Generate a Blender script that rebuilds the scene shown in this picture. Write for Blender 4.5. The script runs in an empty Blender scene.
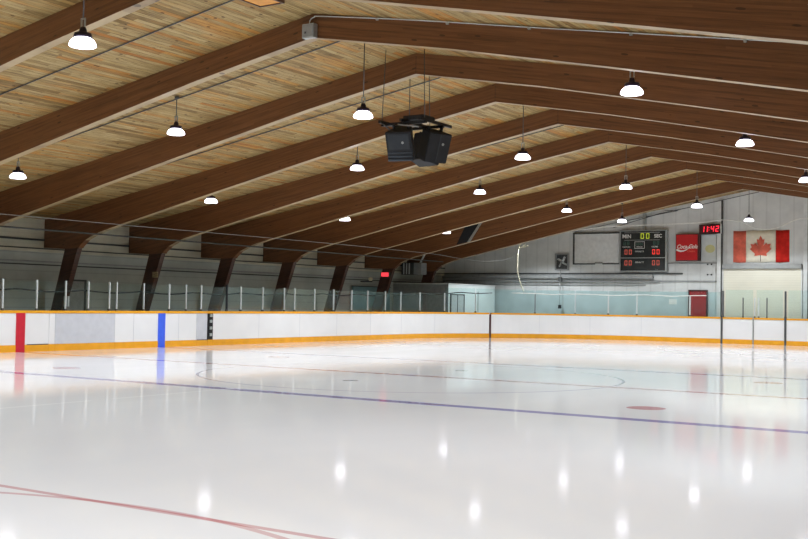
import bpy, bmesh, math, random
from mathutils import Vector, Matrix
random.seed(7)
S = bpy.context.scene
C = S.collection

# ---------------------------------------------------------------- camera
FPX, YAW, PITCH, ROLL = 1087.94, 0.5682, 0.0304, 0.017
EYE = Vector((12.671, -20.176, 1.5845))
fw = Vector((-math.sin(YAW)*math.cos(PITCH), math.cos(YAW)*math.cos(PITCH), math.sin(PITCH)))
rt = fw.cross(Vector((0, 0, 1))).normalized()
up = rt.cross(fw)
r2 = rt*math.cos(ROLL) + up*math.sin(ROLL)
u2 = -rt*math.sin(ROLL) + up*math.cos(ROLL)
cd = bpy.data.cameras.new('camera')
cd.sensor_fit = 'HORIZONTAL'; cd.sensor_width = 36; cd.lens = FPX*36/808
cd.clip_start = 0.05; cd.clip_end = 200
cam = bpy.data.objects.new('camera', cd); C.objects.link(cam)
M = Matrix((r2, u2, -fw)).transposed().to_4x4(); M.translation = EYE
cam.matrix_world = M
S.camera = cam

# ---------------------------------------------------------------- world, exposure, light levels
w = bpy.data.worlds.new('world'); S.world = w; w.use_nodes = True
w.node_tree.nodes['Background'].inputs[0].default_value = (0.8, 0.9, 1.0, 1)
w.node_tree.nodes['Background'].inputs[1].default_value = 0.02
S.view_settings.view_transform = 'Standard'
S.view_settings.look = 'None'
S.view_settings.exposure = 0.58
S.view_settings.gamma = 1.0
S.view_settings.use_curve_mapping = False
LAMP_WATTS = 330
LAMP_GLOW = 3.6
try:
    S.cycles.max_bounces = 8; S.cycles.diffuse_bounces = 5; S.cycles.glossy_bounces = 4
    S.cycles.transparent_max_bounces = 24; S.cycles.transmission_bounces = 6
    S.cycles.sample_clamp_indirect = 6
    S.cycles.use_denoising = True
    S.cycles.caustics_reflective = False; S.cycles.caustics_refractive = False
except Exception:
    pass

# ---------------------------------------------------------------- sizes of the place (metres)
BX, LY, RAD, HB = 13.07, 28.7, 8.5, 1.177      # rink half width, half length, corner radius, board height
WX, WYF, WYB = 16.8, 30.0, -31.0               # hall walls
Y0, SP = -3.62, 3.74                           # one frame, frame spacing
def ceil_z(x): return 7.09 - 0.176*abs(x)

# ---------------------------------------------------------------- material helpers
def srgb(*c):
    o = []
    for v in c[:3]:
        v = v/255
        o.append(v/12.92 if v <= .04045 else ((v+.055)/1.055)**2.4)
    return (*o, 1)

class NT:
    def __init__(self, name):
        self.m = bpy.data.materials.new(name); self.m.use_nodes = True
        self.t = self.m.node_tree; self.n = self.t.nodes; self.l = self.t.links
        self.b = self.n['Principled BSDF']; self.out = self.n['Material Output']
    def node(self, t, **kw):
        o = self.n.new(t)
        for k, v in kw.items(): setattr(o, k, v)
        return o
    def put(self, sock, v):
        if isinstance(v, bpy.types.NodeSocket): self.l.new(v, sock)
        else: sock.default_value = v
    def math(self, op, a, b=None, c=None):
        o = self.node('ShaderNodeMath', operation=op)
        self.put(o.inputs[0], a)
        if b is not None: self.put(o.inputs[1], b)
        if c is not None: self.put(o.inputs[2], c)
        return o.outputs[0]
    def mix(self, f, a, b, blend='MIX'):
        o = self.node('ShaderNodeMix', data_type='RGBA', blend_type=blend)
        self.put(o.inputs[0], f); self.put(o.inputs[6], a); self.put(o.inputs[7], b)
        return o.outputs[2]
    def ramp(self, f, stops):
        o = self.node('ShaderNodeValToRGB')
        e = o.color_ramp.elements
        while len(e) < len(stops): e.new(0.5)
        for i, (p, c) in enumerate(stops): e[i].position = p; e[i].color = c
        self.put(o.inputs[0], f); return o.outputs[0]
    def pos(self, obj=False):
        if obj: return self.node('ShaderNodeTexCoord').outputs['Object']
        return self.node('ShaderNodeNewGeometry').outputs['Position']
    def scale(self, v, s):
        o = self.node('ShaderNodeMapping'); self.put(o.inputs[0], v); o.inputs['Scale'].default_value = s
        return o.outputs[0]
    def noise(self, v, scale, detail=3, rough=.5):
        o = self.node('ShaderNodeTexNoise'); self.put(o.inputs['Vector'], v)
        o.inputs['Scale'].default_value = scale; o.inputs['Detail'].default_value = detail
        o.inputs['Roughness'].default_value = rough
        return o.outputs[0]
    def set(self, **kw):
        for k, v in kw.items():
            self.put(self.b.inputs[k.replace('_', ' ')], v)
    def bump(self, h, strength=.3, dist=.01):
        o = self.node('ShaderNodeBump'); self.put(o.inputs['Height'], h)
        o.inputs['Strength'].default_value = strength; o.inputs['Distance'].default_value = dist
        self.l.new(o.outputs[0], self.b.inputs['Normal'])

def plain(name, col, rough=.55, metal=0, var=.08, scale=6, spec=.4):
    t = NT(name)
    n = t.noise(t.pos(), scale, 4)
    dark = tuple(c*(1-var*2) for c in col[:3])+(1,)
    lite = tuple(min(1, c*(1+var)) for c in col[:3])+(1,)
    t.set(Base_Color=t.ramp(n, [(.3, dark), (.7, lite)]), Roughness=rough, Metallic=metal)
    t.b.inputs['Specular IOR Level'].default_value = spec
    return t.m

def glow(name, col, strength):
    t = NT(name)
    t.set(Base_Color=(col[0]*.3, col[1]*.3, col[2]*.3, 1), Emission_Color=col, Emission_Strength=strength)
    return t.m

def wood_planks(name):
    t = NT(name); p = t.pos()
    s = t.node('ShaderNodeSeparateXYZ'); t.l.new(p, s.inputs[0])
    px = t.math('DIVIDE', s.outputs[0], .115)
    idx = t.math('FLOOR', px); fr = t.math('FRACT', px)
    w1 = t.node('ShaderNodeTexWhiteNoise', noise_dimensions='1D'); t.l.new(idx, w1.inputs['W'])
    seg = t.math('FLOOR', t.math('ADD', t.math('DIVIDE', s.outputs[1], 1.9), t.math('MULTIPLY', w1.outputs[0], 7.0)))
    cv = t.node('ShaderNodeCombineXYZ'); t.l.new(idx, cv.inputs[0]); t.l.new(seg, cv.inputs[1])
    w2 = t.node('ShaderNodeTexWhiteNoise', noise_dimensions='2D'); t.l.new(cv.outputs[0], w2.inputs['Vector'])
    # per-board offset so that the grain breaks at every board
    off = t.node('ShaderNodeVectorMath', operation='ADD')
    cz = t.node('ShaderNodeCombineXYZ'); t.l.new(t.math('MULTIPLY', w2.outputs[0], 40.0), cz.inputs[2])
    t.l.new(p, off.inputs[0]); t.l.new(cz.outputs[0], off.inputs[1])
    g = t.noise(t.scale(off.outputs[0], (26, 1.7, 26)), 1.0, 6, .7)
    base = t.ramp(w2.outputs[0], [(0, srgb(132, 106, 62)), (.2, srgb(158, 134, 88)), (.5, srgb(182, 161, 114)), (.78, srgb(170, 147, 98)), (.93, srgb(186, 140, 74)), (1, srgb(170, 112, 50))])
    grain = t.ramp(g, [(.34, (.30, .24, .16, 1)), (.47, (.74, .71, .66, 1)), (.6, (1.0, 1.0, 1.0, 1)), (.72, (1.0, 1.0, 1.0, 1))])
    col = t.mix(.85, base, grain, 'MULTIPLY')
    hue = t.noise(t.scale(off.outputs[0], (3, .35, 3)), 1.0, 2)
    col = t.mix(t.math('MULTIPLY', t.ramp(hue, [(.55, (0, 0, 0, 1)), (.75, (1, 1, 1, 1))]), .55), col, srgb(186, 126, 54))
    v = t.node('ShaderNodeTexVoronoi'); t.l.new(t.scale(off.outputs[0], (4.6, 2.6, 4.6)), v.inputs['Vector']); v.inputs['Scale'].default_value = 1.0
    k = t.math('LESS_THAN', v.outputs['Distance'], .12)
    col = t.mix(t.math('MULTIPLY', k, .8), col, srgb(66, 38, 18))
    gap = t.math('LESS_THAN', fr, .07)
    col = t.mix(t.math('MULTIPLY', gap, .75), col, srgb(62, 42, 22))
    t.set(Base_Color=col, Roughness=.6)
    t.b.inputs['Specular IOR Level'].default_value = .2
    return t.m

def beam_wood(name, c0, c1, c2):
    t = NT(name); p = t.pos()
    s = t.node('ShaderNodeSeparateXYZ'); t.l.new(p, s.inputs[0])
    ax = t.math('ABSOLUTE', s.outputs[0])
    zz = t.math('ADD', s.outputs[2], t.math('MULTIPLY', ax, .19))     # height measured along the slope
    cv = t.node('ShaderNodeCombineXYZ'); t.l.new(s.outputs[0], cv.inputs[0]); t.l.new(s.outputs[1], cv.inputs[1]); t.l.new(zz, cv.inputs[2])
    lam = t.math('FLOOR', t.math('DIVIDE', zz, .038))
    wn = t.node('ShaderNodeTexWhiteNoise', noise_dimensions='2D')
    c2v = t.node('ShaderNodeCombineXYZ'); t.l.new(lam, c2v.inputs[0]); t.l.new(t.math('FLOOR', t.math('ADD', t.math('DIVIDE', s.outputs[0], 3.1), t.math('MULTIPLY', lam, .37))), c2v.inputs[1])
    t.l.new(c2v.outputs[0], wn.inputs['Vector'])
    g = t.noise(t.scale(cv.outputs[0], (1.1, 1.5, 34)), 1.0, 6, .65)
    f = t.math('ADD', t.math('MULTIPLY', g, .82), t.math('MULTIPLY', wn.outputs[0], .18))
    col = t.ramp(f, [(.28, c0), (.5, c1), (.75, c2)])
    v = t.node('ShaderNodeTexVoronoi'); t.l.new(t.scale(cv.outputs[0], (1.6, 1, 6)), v.inputs['Vector']); v.inputs['Scale'].default_value = 1.0
    k = t.math('LESS_THAN', v.outputs['Distance'], .10)
    col = t.mix(t.math('MULTIPLY', k, .7), col, srgb(40, 22, 12))
    t.set(Base_Color=col, Roughness=.36)
    t.b.inputs['Specular IOR Level'].default_value = .5
    return t.m

def ribbed(name, col, axis, pitch, depth=.25, rough=.5, stain=.12):
    """profiled metal sheet: ribs across one axis"""
    t = NT(name); p = t.pos()
    s = t.node('ShaderNodeSeparateXYZ'); t.l.new(p, s.inputs[0])
    fr = t.math('FRACT', t.math('DIVIDE', s.outputs[axis], pitch))
    h = t.math('LESS_THAN', fr, .12)
    n = t.noise(p, .7, 5, .6)
    dark = tuple(c*(1-stain*2) for c in col[:3])+(1,)
    base = t.ramp(n, [(.3, dark), (.65, col)])
    col2 = t.mix(t.math('MULTIPLY', h, depth), base, tuple(c*.45 for c in col[:3])+(1,))
    t.set(Base_Color=col2, Roughness=rough)
    t.b.inputs['Specular IOR Level'].default_value = .3
    return t.m

def make_ice():
    t = NT('ice_with_markings'); p = t.pos()
    s = t.node('ShaderNodeSeparateXYZ'); t.l.new(p, s.inputs[0])
    x, y = s.outputs[0], s.outputs[1]
    ax, ay = t.math('ABSOLUTE', x), t.math('ABSOLUTE', y)
    n1 = t.noise(t.scale(p, (.25, .12, 1)), 1.0, 4, .6)
    col = t.ramp(n1, [(.3, srgb(238, 239, 241)), (.7, srgb(246, 246, 247))])
    def band(v, c, w): return t.math('LESS_THAN', t.math('ABSOLUTE', t.math('SUBTRACT', v, c)), w/2)
    def dist(u, v, cx, cy):
        a = t.math('SUBTRACT', u, cx); b = t.math('SUBTRACT', v, cy)
        return t.math('SQRT', t.math('ADD', t.math('MULTIPLY', a, a), t.math('MULTIPLY', b, b)))
    def lay(col, mask, c, k): return t.mix(t.math('MULTIPLY', mask, k), col, c)
    blue, red = srgb(104, 94, 178), srgb(186, 52, 66)
    rr = srgb(184, 70, 86)
    col = lay(col, band(dist(x, y, 0.0, 0.0), 4.572, .06), srgb(96, 100, 150), .5)
    col = lay(col, band(ay, 5.51, .30), blue, .72)
    col = lay(col, band(y, 0.0, .27), rr, .62)
    col = lay(col, band(ay, 14.27, .075), red, .48)
    col = lay(col, band(ay, 24.9, .06), red, .6)
    col = lay(col, band(dist(ax, ay, 6.706, 18.80), 4.572, .07), red, .42)
    col = lay(col, t.math('LESS_THAN', dist(ax, ay, 6.706, 3.73), .305), red, .62)
    col = lay(col, t.math('LESS_THAN', dist(ax, ay, 6.706, 18.80), .305), red, .55)
    col = lay(col, t.math('LESS_THAN', dist(x, ay, 0.0, 2.25), .16), srgb(96, 90, 120), .6)
    col = lay(col, t.math('LESS_THAN', dist(x, y, 0.0, 0.0), .15), blue, .6)
    # pale scar running lengthwise near the middle of the ice
    m = t.math('MULTIPLY', band(x, -.36, .09), band(y, -7.7, 5.2))
    brk = t.math('GREATER_THAN', t.noise(p, .9, 2), .42)
    col = lay(col, t.math('MULTIPLY', m, brk), (1, 1, 1, 1), .9)
    r = t.noise(t.scale(p, (.6, .25, 1)), 1.0, 4, .6)
    rough = t.math('ADD', .045, t.math('MULTIPLY', r, .06))
    t.set(Base_Color=col, Roughness=rough, IOR=1.31)
    t.b.inputs['Specular IOR Level'].default_value = .5
    return t.m

def glass_mat(name, tint, haze, haze_col):
    t = NT(name)
    tr = t.node('ShaderNodeBsdfTransparent'); tr.inputs[0].default_value = tint
    gl = t.node('ShaderNodeBsdfGlossy'); gl.inputs['Roughness'].default_value = .04
    df = t.node('ShaderNodeBsdfDiffuse'); df.inputs[0].default_value = haze_col
    lw = t.node('ShaderNodeFresnel'); lw.inputs[0].default_value = 1.35
    m1 = t.node('ShaderNodeMixShader'); m1.inputs[0].default_value = haze
    t.l.new(tr.outputs[0], m1.inputs[1]); t.l.new(df.outputs[0], m1.inputs[2])
    m2 = t.node('ShaderNodeMixShader')
    t.l.new(t.math('MULTIPLY', lw.outputs[0], .14), m2.inputs[0])
    t.l.new(m1.outputs[0], m2.inputs[1]); t.l.new(gl.outputs[0], m2.inputs[2])
    t.l.new(m2.outputs[0], t.out.inputs[0])
    return t.m

MAT = {}
def mats():
    D = MAT
    D['planks'] = wood_planks('roof_decking')
    D['beam'] = beam_wood('stained_glulam', srgb(82, 50, 28), srgb(110, 71, 42), srgb(130, 86, 53))
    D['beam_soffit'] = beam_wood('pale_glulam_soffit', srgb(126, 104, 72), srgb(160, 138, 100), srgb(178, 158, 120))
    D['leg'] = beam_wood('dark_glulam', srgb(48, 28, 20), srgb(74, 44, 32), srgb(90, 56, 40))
    D['concrete'] = plain('concrete', srgb(74, 75, 74), .8, var=.15, scale=2)
    D['side_lower'] = ribbed('grey_siding', srgb(186, 192, 184), 2, .3, .3)
    D['side_upper'] = ribbed('cream_siding', srgb(205, 202, 180), 2, .33, .1)
    D['end_upper'] = ribbed('pale_grey_sheet', srgb(216, 218, 215), 0, .6, .18)
    D['teal'] = plain('pale_teal_paint', srgb(190, 204, 204), .5, var=.06, scale=1.5)
    D['teal_dark'] = plain('teal_panel', srgb(120, 156, 160), .5, var=.08, scale=1.5)
    D['pale'] = plain('pale_grey_paint', srgb(214, 216, 213), .5, var=.05)
    D['mid'] = plain('mid_grey_paint', srgb(150, 152, 150), .5, var=.08)
    D['darkgrey'] = plain('dark_grey_paint', srgb(72, 74, 72), .6)
    D['black'] = plain('black_paint', srgb(20, 20, 22), .5, var=.2)
    D['board'] = plain('white_dasher_plastic', srgb(226, 226, 226), .3, var=.02, scale=1)
    D['board_grey'] = plain('scuffed_grey_plastic', srgb(196, 198, 204), .35, var=.03, scale=5)
    D['yellow'] = plain('yellow_kick_strip', srgb(228, 160, 30), .35, var=.05, scale=3)
    D['red_mark'] = plain('red_line_plastic', srgb(196, 32, 52), .35, var=.04, scale=8)
    D['blue_mark'] = plain('blue_line_plastic', srgb(60, 98, 226), .35, var=.04, scale=8)
    D['steel'] = plain('galvanised_steel', srgb(178, 184, 182), .35, .6, var=.08, scale=20)
    D['alu'] = plain('aluminium_post', srgb(208, 214, 212), .4, .3, var=.05, scale=20)
    D['darksteel'] = plain('dark_steel', srgb(84, 86, 88), .45, .2)
    D['glass'] = glass_mat('clear_shield', (.95, .98, .965, 1), .008, srgb(150, 190, 180))
    D['glass_end'] = glass_mat('teal_tinted_shield', (.93, .985, .98, 1), .025, srgb(170, 205, 205))
    D['red_door'] = plain('red_door_paint', srgb(160, 22, 24), .45)
    D['grey_door'] = plain('grey_door_paint', srgb(150, 149, 144), .5)
    D['cream'] = ribbed('cream_roller_slats', srgb(226, 222, 204), 2, .11, .2, stain=.04)
    D['room_white'] = plain('white_green_board', srgb(236, 246, 243), .5, var=.04, scale=1)
    D['rope'] = plain('pale_rope', srgb(220, 218, 190), .8)
    D['rope_white'] = plain('white_rope', srgb(225, 226, 220), .8)
    D['hose'] = plain('black_hose', srgb(24, 26, 28), .5)
    D['flag_red'] = plain('flag_red_cloth', srgb(200, 44, 36), .85, var=.12, scale=5, spec=.1)
    D['flag_lit_red'] = plain('flag_lit_red_cloth', srgb(222, 112, 92), .85, var=.12, scale=5, spec=.1)  # paler copy of the flag red, glow of the lighting painted into the colour
    D['flag_white'] = plain('flag_white_cloth', srgb(232, 226, 206), .85, var=.05, scale=5, spec=.1)
    D['score_black'] = plain('scoreboard_face', srgb(38, 42, 40), .5, var=.15)
    D['white_paint'] = plain('white_lettering', srgb(228, 228, 222), .6, var=.02)
    D['sign_red'] = plain('red_sign_face', srgb(196, 34, 36), .35, var=.05, scale=3)
    D['sign_frame'] = plain('dark_red_frame', srgb(70, 34, 34), .5)
    D['crest_board'] = plain('crest_board', srgb(200, 206, 204), .5, var=.03)
    D['gold'] = plain('gold_emblem', srgb(196, 194, 140), .6, var=.05)
    D['led_red'] = glow('red_led', srgb(235, 60, 50), .75)
    D['led_clock'] = glow('clock_led', srgb(255, 40, 60), 1.3)
    D['led_red_dim'] = glow('dim_red_led', srgb(200, 90, 74), .45)
    D['led_yellow'] = glow('yellow_led', srgb(180, 195, 50), .6)
    D['led_green_off'] = plain('unlit_green_led', srgb(72, 110, 96), .5)
    D['clock_face'] = plain('dark_clock_face', srgb(62, 14, 20), .4)
    D['exit_red'] = glow('red_exit_glow', srgb(235, 60, 70), 1.0)
    D['lamp_glass'] = glow('lit_refractor_glass', (.93, .90, 1.0, 1), LAMP_GLOW)
    D['lamp_metal'] = plain('dark_lamp_housing', srgb(50, 44, 62), .4, .5)
    D['ply'] = plain('orange_plywood', srgb(214, 150, 74), .6, var=.1)
    D['speaker_black'] = plain('speaker_carpet', srgb(26, 27, 30), .7, var=.2)
    D['grille'] = plain('speaker_grille', srgb(46, 50, 54), .5, .4)
    D['tarp'] = plain('dark_blue_tarp', srgb(24, 28, 33), .7)
mats()

# ---------------------------------------------------------------- mesh helpers
def link(name, bm, m, parent=None, smooth=False):
    me = bpy.data.meshes.new(name)
    bmesh.ops.recalc_face_normals(bm, faces=bm.faces)
    bm.to_mesh(me); bm.free()
    for mm in (m if isinstance(m, (list, tuple)) else [m]): me.materials.append(MAT[mm])
    if smooth:
        for p in me.polygons: p.use_smooth = True
    o = bpy.data.objects.new(name, me); C.objects.link(o)
    if parent: o.parent = parent
    return o
def tag(o, label=None, cat=None, group=None, kind=None):
    if label: o['label'] = label
    if cat: o['category'] = cat
    if group: o['group'] = group
    if kind: o['kind'] = kind
    return o
def empty(name, loc=(0, 0, 0), rz=0):
    o = bpy.data.objects.new(name, None); C.objects.link(o); o.location = loc; o.rotation_euler.z = rz
    o.empty_display_size = .1
    return o
def copy_tree(o, parent=None):
    c = o.copy(); C.objects.link(c); c.parent = parent
    for ch in list(o.children): copy_tree(ch, c)
    return c
def box(bm, x0, x1, y0, y1, z0, z1, bev=0):
    v = [bm.verts.new((x, y, z)) for x in (x0, x1) for y in (y0, y1) for z in (z0, z1)]
    f = [(0, 1, 3, 2), (4, 6, 7, 5), (0, 4, 5, 1), (2, 3, 7, 6), (0, 2, 6, 4), (1, 5, 7, 3)]
    fs = [bm.faces.new([v[i] for i in q]) for q in f]
    if bev:
        es = set(e for q in fs for e in q.edges)
        bmesh.ops.bevel(bm, geom=list(es), offset=bev, segments=2, affect='EDGES')
    return fs
def bx(name, m, d, parent=None, bev=0):
    bm = bmesh.new(); box(bm, *d, bev); return link(name, bm, m, parent)
def prism(bm, pts, y0, y1):
    """polygon in XZ pulled along Y"""
    a = [bm.verts.new((x, y0, z)) for x, z in pts]; b = [bm.verts.new((x, y1, z)) for x, z in pts]
    n = len(pts); fs = [bm.faces.new(a), bm.faces.new(b[::-1])]
    for i in range(n): fs.append(bm.faces.new((a[i], b[i], b[(i+1) % n], a[(i+1) % n])))
    return fs
def tube(bm, pts, r, seg=8):
    pts = [Vector(p) for p in pts]; rings = []
    for i, p in enumerate(pts):
        d = (pts[min(i+1, len(pts)-1)]-pts[max(i-1, 0)]).normalized()
        a = d.cross(Vector((0, 0, 1)));
        if a.length < .05: a = d.cross(Vector((1, 0, 0)))
        a.normalize(); b = d.cross(a)
        rings.append([bm.verts.new(p+(a*math.cos(2*math.pi*k/seg)+b*math.sin(2*math.pi*k/seg))*r) for k in range(seg)])
    for u, v in zip(rings, rings[1:]):
        for k in range(seg): bm.faces.new((u[k], u[(k+1) % seg], v[(k+1) % seg], v[k]))
    bm.faces.new(rings[0][::-1]); bm.faces.new(rings[-1])
def tb(name, m, pts, r, parent=None, seg=8):
    bm = bmesh.new(); tube(bm, pts, r, seg); return link(name, bm, m, parent, True)
def lathe(bm, prof, seg=24, cx=0, cy=0):
    rings = []
    for r, z in prof:
        rings.append([bm.verts.new((cx+r*math.cos(2*math.pi*k/seg), cy+r*math.sin(2*math.pi*k/seg), z)) for k in range(seg)] if r > 1e-6 else [bm.verts.new((cx, cy, z))])
    for u, v in zip(rings, rings[1:]):
        for k in range(seg):
            a, b = u[k % len(u)], u[(k+1) % len(u)]; c, d = v[(k+1) % len(v)], v[k % len(v)]
            q = []
            for t in (a, b, c, d):
                if t not in q: q.append(t)
            if len(q) > 2: bm.faces.new(q)
def smooth_path(pts, n=8):
    P = [Vector(p) for p in pts]; o = []
    for i in range(len(P)-1):
        a, b, c, d = P[max(i-1, 0)], P[i], P[i+1], P[min(i+2, len(P)-1)]
        for k in range(n):
            t = k/n
            o.append(.5*((2*b)+(c-a)*t+(2*a-5*b+4*c-d)*t*t+(-a+3*b-3*c+d)*t**3))
    return o+[P[-1]]
DG = None
def text(name, body, m, size, loc, parent, extrude=.004, shear=0, align='CENTER', sx=1, bold=0):
    """raised lettering on the end wall, facing the ice"""
    cu = bpy.data.curves.new(name, 'FONT'); cu.body = body; cu.size = size; cu.extrude = extrude
    cu.align_x = align; cu.align_y = 'CENTER'; cu.shear = shear; cu.offset = bold
    t = bpy.data.objects.new(name, cu); C.objects.link(t)
    dg = bpy.context.evaluated_depsgraph_get()
    me = bpy.data.meshes.new_from_object(t.evaluated_get(dg))
    C.objects.unlink(t); bpy.data.objects.remove(t)
    me.transform(Matrix.Translation(loc) @ Matrix.Rotation(math.pi/2, 4, 'X') @ Matrix.Diagonal((sx, 1, 1, 1)))
    me.materials.clear(); me.materials.append(MAT[m])
    o = bpy.data.objects.new(name, me); C.objects.link(o); o.parent = parent
    return o
SEG = {'0': 'abcdef', '1': 'bc', '2': 'abged', '4': 'fgbc', '8': 'abcdefg'}
def led(m, ch, x, z, w, h, y, t, parent, slant=0):
    bm = bmesh.new(); digit(bm, ch, x, z, w, h, y, t, slant); return link('digit', bm, m, parent)
def digit(bm, ch, x, z, w, h, y, t, slant=0):
    """seven-segment figure, lower left at x, z"""
    def bar(x0, x1, z0, z1):
        vs = [bm.verts.new((px+slant*(pz-z), py, pz)) for px in (x0, x1) for py in (y, y+.006) for pz in (z0, z1)]
        for q in [(0, 1, 3, 2), (4, 6, 7, 5), (0, 4, 5, 1), (2, 3, 7, 6), (0, 2, 6, 4), (1, 5, 7, 3)]: bm.faces.new([vs[i] for i in q])
    g = t*.25
    for s in SEG[ch]:
        if s == 'a': bar(x+g, x+w-g, z+h-t, z+h)
        if s == 'g': bar(x+g, x+w-g, z+h/2-t/2, z+h/2+t/2)
        if s == 'd': bar(x+g, x+w-g, z, z+t)
        if s == 'f': bar(x, x+t, z+h/2+g, z+h-g)
        if s == 'e': bar(x, x+t, z+g, z+h/2-g)
        if s == 'b': bar(x+w-t, x+w, z+h/2+g, z+h-g)
        if s == 'c': bar(x+w-t, x+w, z+g, z+h/2-g)

# ---------------------------------------------------------------- the hall
def struct(name, bm, m): return tag(link(name, bm, m), kind='structure')
def sbox(name, m, d): return tag(bx(name, m, d), kind='structure')
sbox('floor', 'concrete', (-WX-.3, WX+.3, WYB-.3, WYF+.3, -.4, -.06))
# ice sheet with rounded corners
def rink_outline(off=0, n=24):
    pts = []
    for cx, cy, a0 in ((BX-RAD, LY-RAD, 0), (-BX+RAD, LY-RAD, 90), (-BX+RAD, -LY+RAD, 180), (BX-RAD, -LY+RAD, 270)):
        for k in range(n+1):
            a = math.radians(a0+90*k/n); pts.append((cx+(RAD+off)*math.cos(a), cy+(RAD+off)*math.sin(a)))
    return pts
bm = bmesh.new()
o_ = rink_outline(.02)
a = [bm.verts.new((x, y, 0)) for x, y in o_]; b = [bm.verts.new((x, y, -.059)) for x, y in o_]
bm.faces.new(a); bm.faces.new(b[::-1])
for i in range(len(a)): bm.faces.new((a[i], b[i], b[(i+1) % len(a)], a[(i+1) % len(a)]))
MAT['ice'] = make_ice()
tag(struct('ice_sheet', bm, 'ice'))
# sloping timber ceiling, two planes with thickness
for nm, s in (('ceiling_left', -1), ('ceiling_right', 1)):
    bm = bmesh.new(); X = s*(WX+.4)
    prism(bm, [(0, ceil_z(0)), (X, ceil_z(X)), (X, ceil_z(X)+.12), (0, ceil_z(0)+.12)], WYB-.3, WYF+.3)
    struct(nm, bm, 'planks')
LEDGE = 3.14
def side_wall(nm, s):
    e = tag(empty(nm), kind='structure')
    x0, x1 = sorted((s*WX, s*(WX+.25)))
    link('lower_wall', (lambda b: (box(b, x0, x1, WYB, WYF, -.4, LEDGE), b)[1])(bmesh.new()), 'side_lower', e)
    link('upper_wall', (lambda b: (box(b, x0, x1, WYB, WYF, LEDGE, ceil_z(WX)+.02), b)[1])(bmesh.new()), 'side_upper', e)
    xs = sorted((s*WX, s*(WX-.10)))
    link('ledge', (lambda b: (box(b, xs[0], xs[1], WYB, WYF, LEDGE-.09, LEDGE), b)[1])(bmesh.new()), 'side_upper', e)
    xs = sorted((s*WX, s*(WX-.05)))
    link('dark_wall_strip', (lambda b: (box(b, xs[0], xs[1], WYB, WYF, 3.42, 3.48), b)[1])(bmesh.new()), 'darkgrey', e)
    link('dark_wall_strip', (lambda b: (box(b, xs[0], xs[1], WYB, WYF, LEDGE, LEDGE+.045), b)[1])(bmesh.new()), 'darkgrey', e)  # dark strip painting in the shadow above the ledge
    link('dark_wall_strip', (lambda b: (box(b, xs[0], xs[1], WYB, WYF, 2.61, 2.65), b)[1])(bmesh.new()), 'darkgrey', e)
    link('rail_strip', (lambda b: (box(b, xs[0], xs[1], WYB, WYF, 2.72, 2.76), b)[1])(bmesh.new()), 'mid', e)
    return e
side_wall('wall_left', -1); side_wall('wall_right', 1)
def gable(bm, y0, y1, z0=-.4): prism(bm, [(-WX-.25, z0), (WX+.25, z0), (WX+.25, ceil_z(WX+.25)), (0, ceil_z(0)), (-WX-.25, ceil_z(WX+.25))], y0, y1)
bm = bmesh.new(); gable(bm, WYF, WYF+.3, 2.3)
we = tag(empty('wall_back'), kind='structure')
link('upper_wall', bm, 'end_upper', we)
bx('lower_wall', 'teal', (-WX-.25, WX+.25, WYF, WYF+.3, -.4, 2.3), we)
bm = bmesh.new(); gable(bm, WYB-.3, WYB); struct('wall_front', bm, 'end_upper')

# end wall trims, ledge and duct
def trim(n, m, d): return tag(bx('trim_%d' % n, m, d), kind='structure')
trim(1, 'darkgrey', (-WX, -3.8, WYF-.10, WYF, 3.13, 3.20))
trim(2, 'mid', (-WX, -5.2, WYF-.22, WYF, 2.94, 3.12))
trim(3, 'mid', (-WX, -4.9, WYF-.16, WYF, 2.76, 2.82))
trim(4, 'mid', (-WX, -5.6, WYF-.08, WYF, 2.60, 2.64))
trim(5, 'mid', (-7.0, -2.1, WYF-.06, WYF, 3.63, 3.69))
trim(6, 'mid', (-5.2, -2.1, WYF-.06, WYF, 2.78, 2.84))
# steel columns of the end wall
def wall_column(x, label, z1):
    e = empty('steel_column', (x, WYF, 0)); tag(e, label, 'column', 'end wall columns')
    bx('web', 'pale', (-.10, .08, -.16, -.01, 0, z1), e)
    bx('flange_edge', 'darkgrey', (.08, .12, -.17, -.01, 0, z1), e)
wall_column(-2.05, 'pale steel column on the end wall between the red drink sign and the flag', 6.55)
wall_column(1.78, 'pale steel column on the end wall just past the fly end of the flag', 6.6)

# ---------------------------------------------------------------- timber frames
RAFT = [(0, 6.63), (3, 6.08), (6.1, 5.43), (9.82, 4.63), (11.9, 4.17), (13.2, 3.89), (14.1, 3.68), (14.5, 3.55), (14.8, 3.42), (15.04, 3.24), (15.1, 3.17), (15.75, 3.15), (WX-.02, 3.20)]
BW = .10
def make_frame():
    e = empty('timber_frame')
    for s in (-1, 1):
        top = [(s*x, ceil_z(x)-.004) for x in (WX-.02, 12, 6, 0)]
        pts = [(s*x, z) for x, z in RAFT]+top
        bm = bmesh.new(); fs = prism(bm, pts, -BW, BW)
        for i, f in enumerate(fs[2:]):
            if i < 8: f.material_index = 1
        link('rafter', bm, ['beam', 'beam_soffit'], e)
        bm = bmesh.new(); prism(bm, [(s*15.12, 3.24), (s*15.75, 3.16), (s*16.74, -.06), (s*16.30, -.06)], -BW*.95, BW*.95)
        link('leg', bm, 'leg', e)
    bx('ridge_joint', 'leg', (-.006, .006, -BW-.004, BW+.004, 6.64, 7.02), e)
    return e
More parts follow.
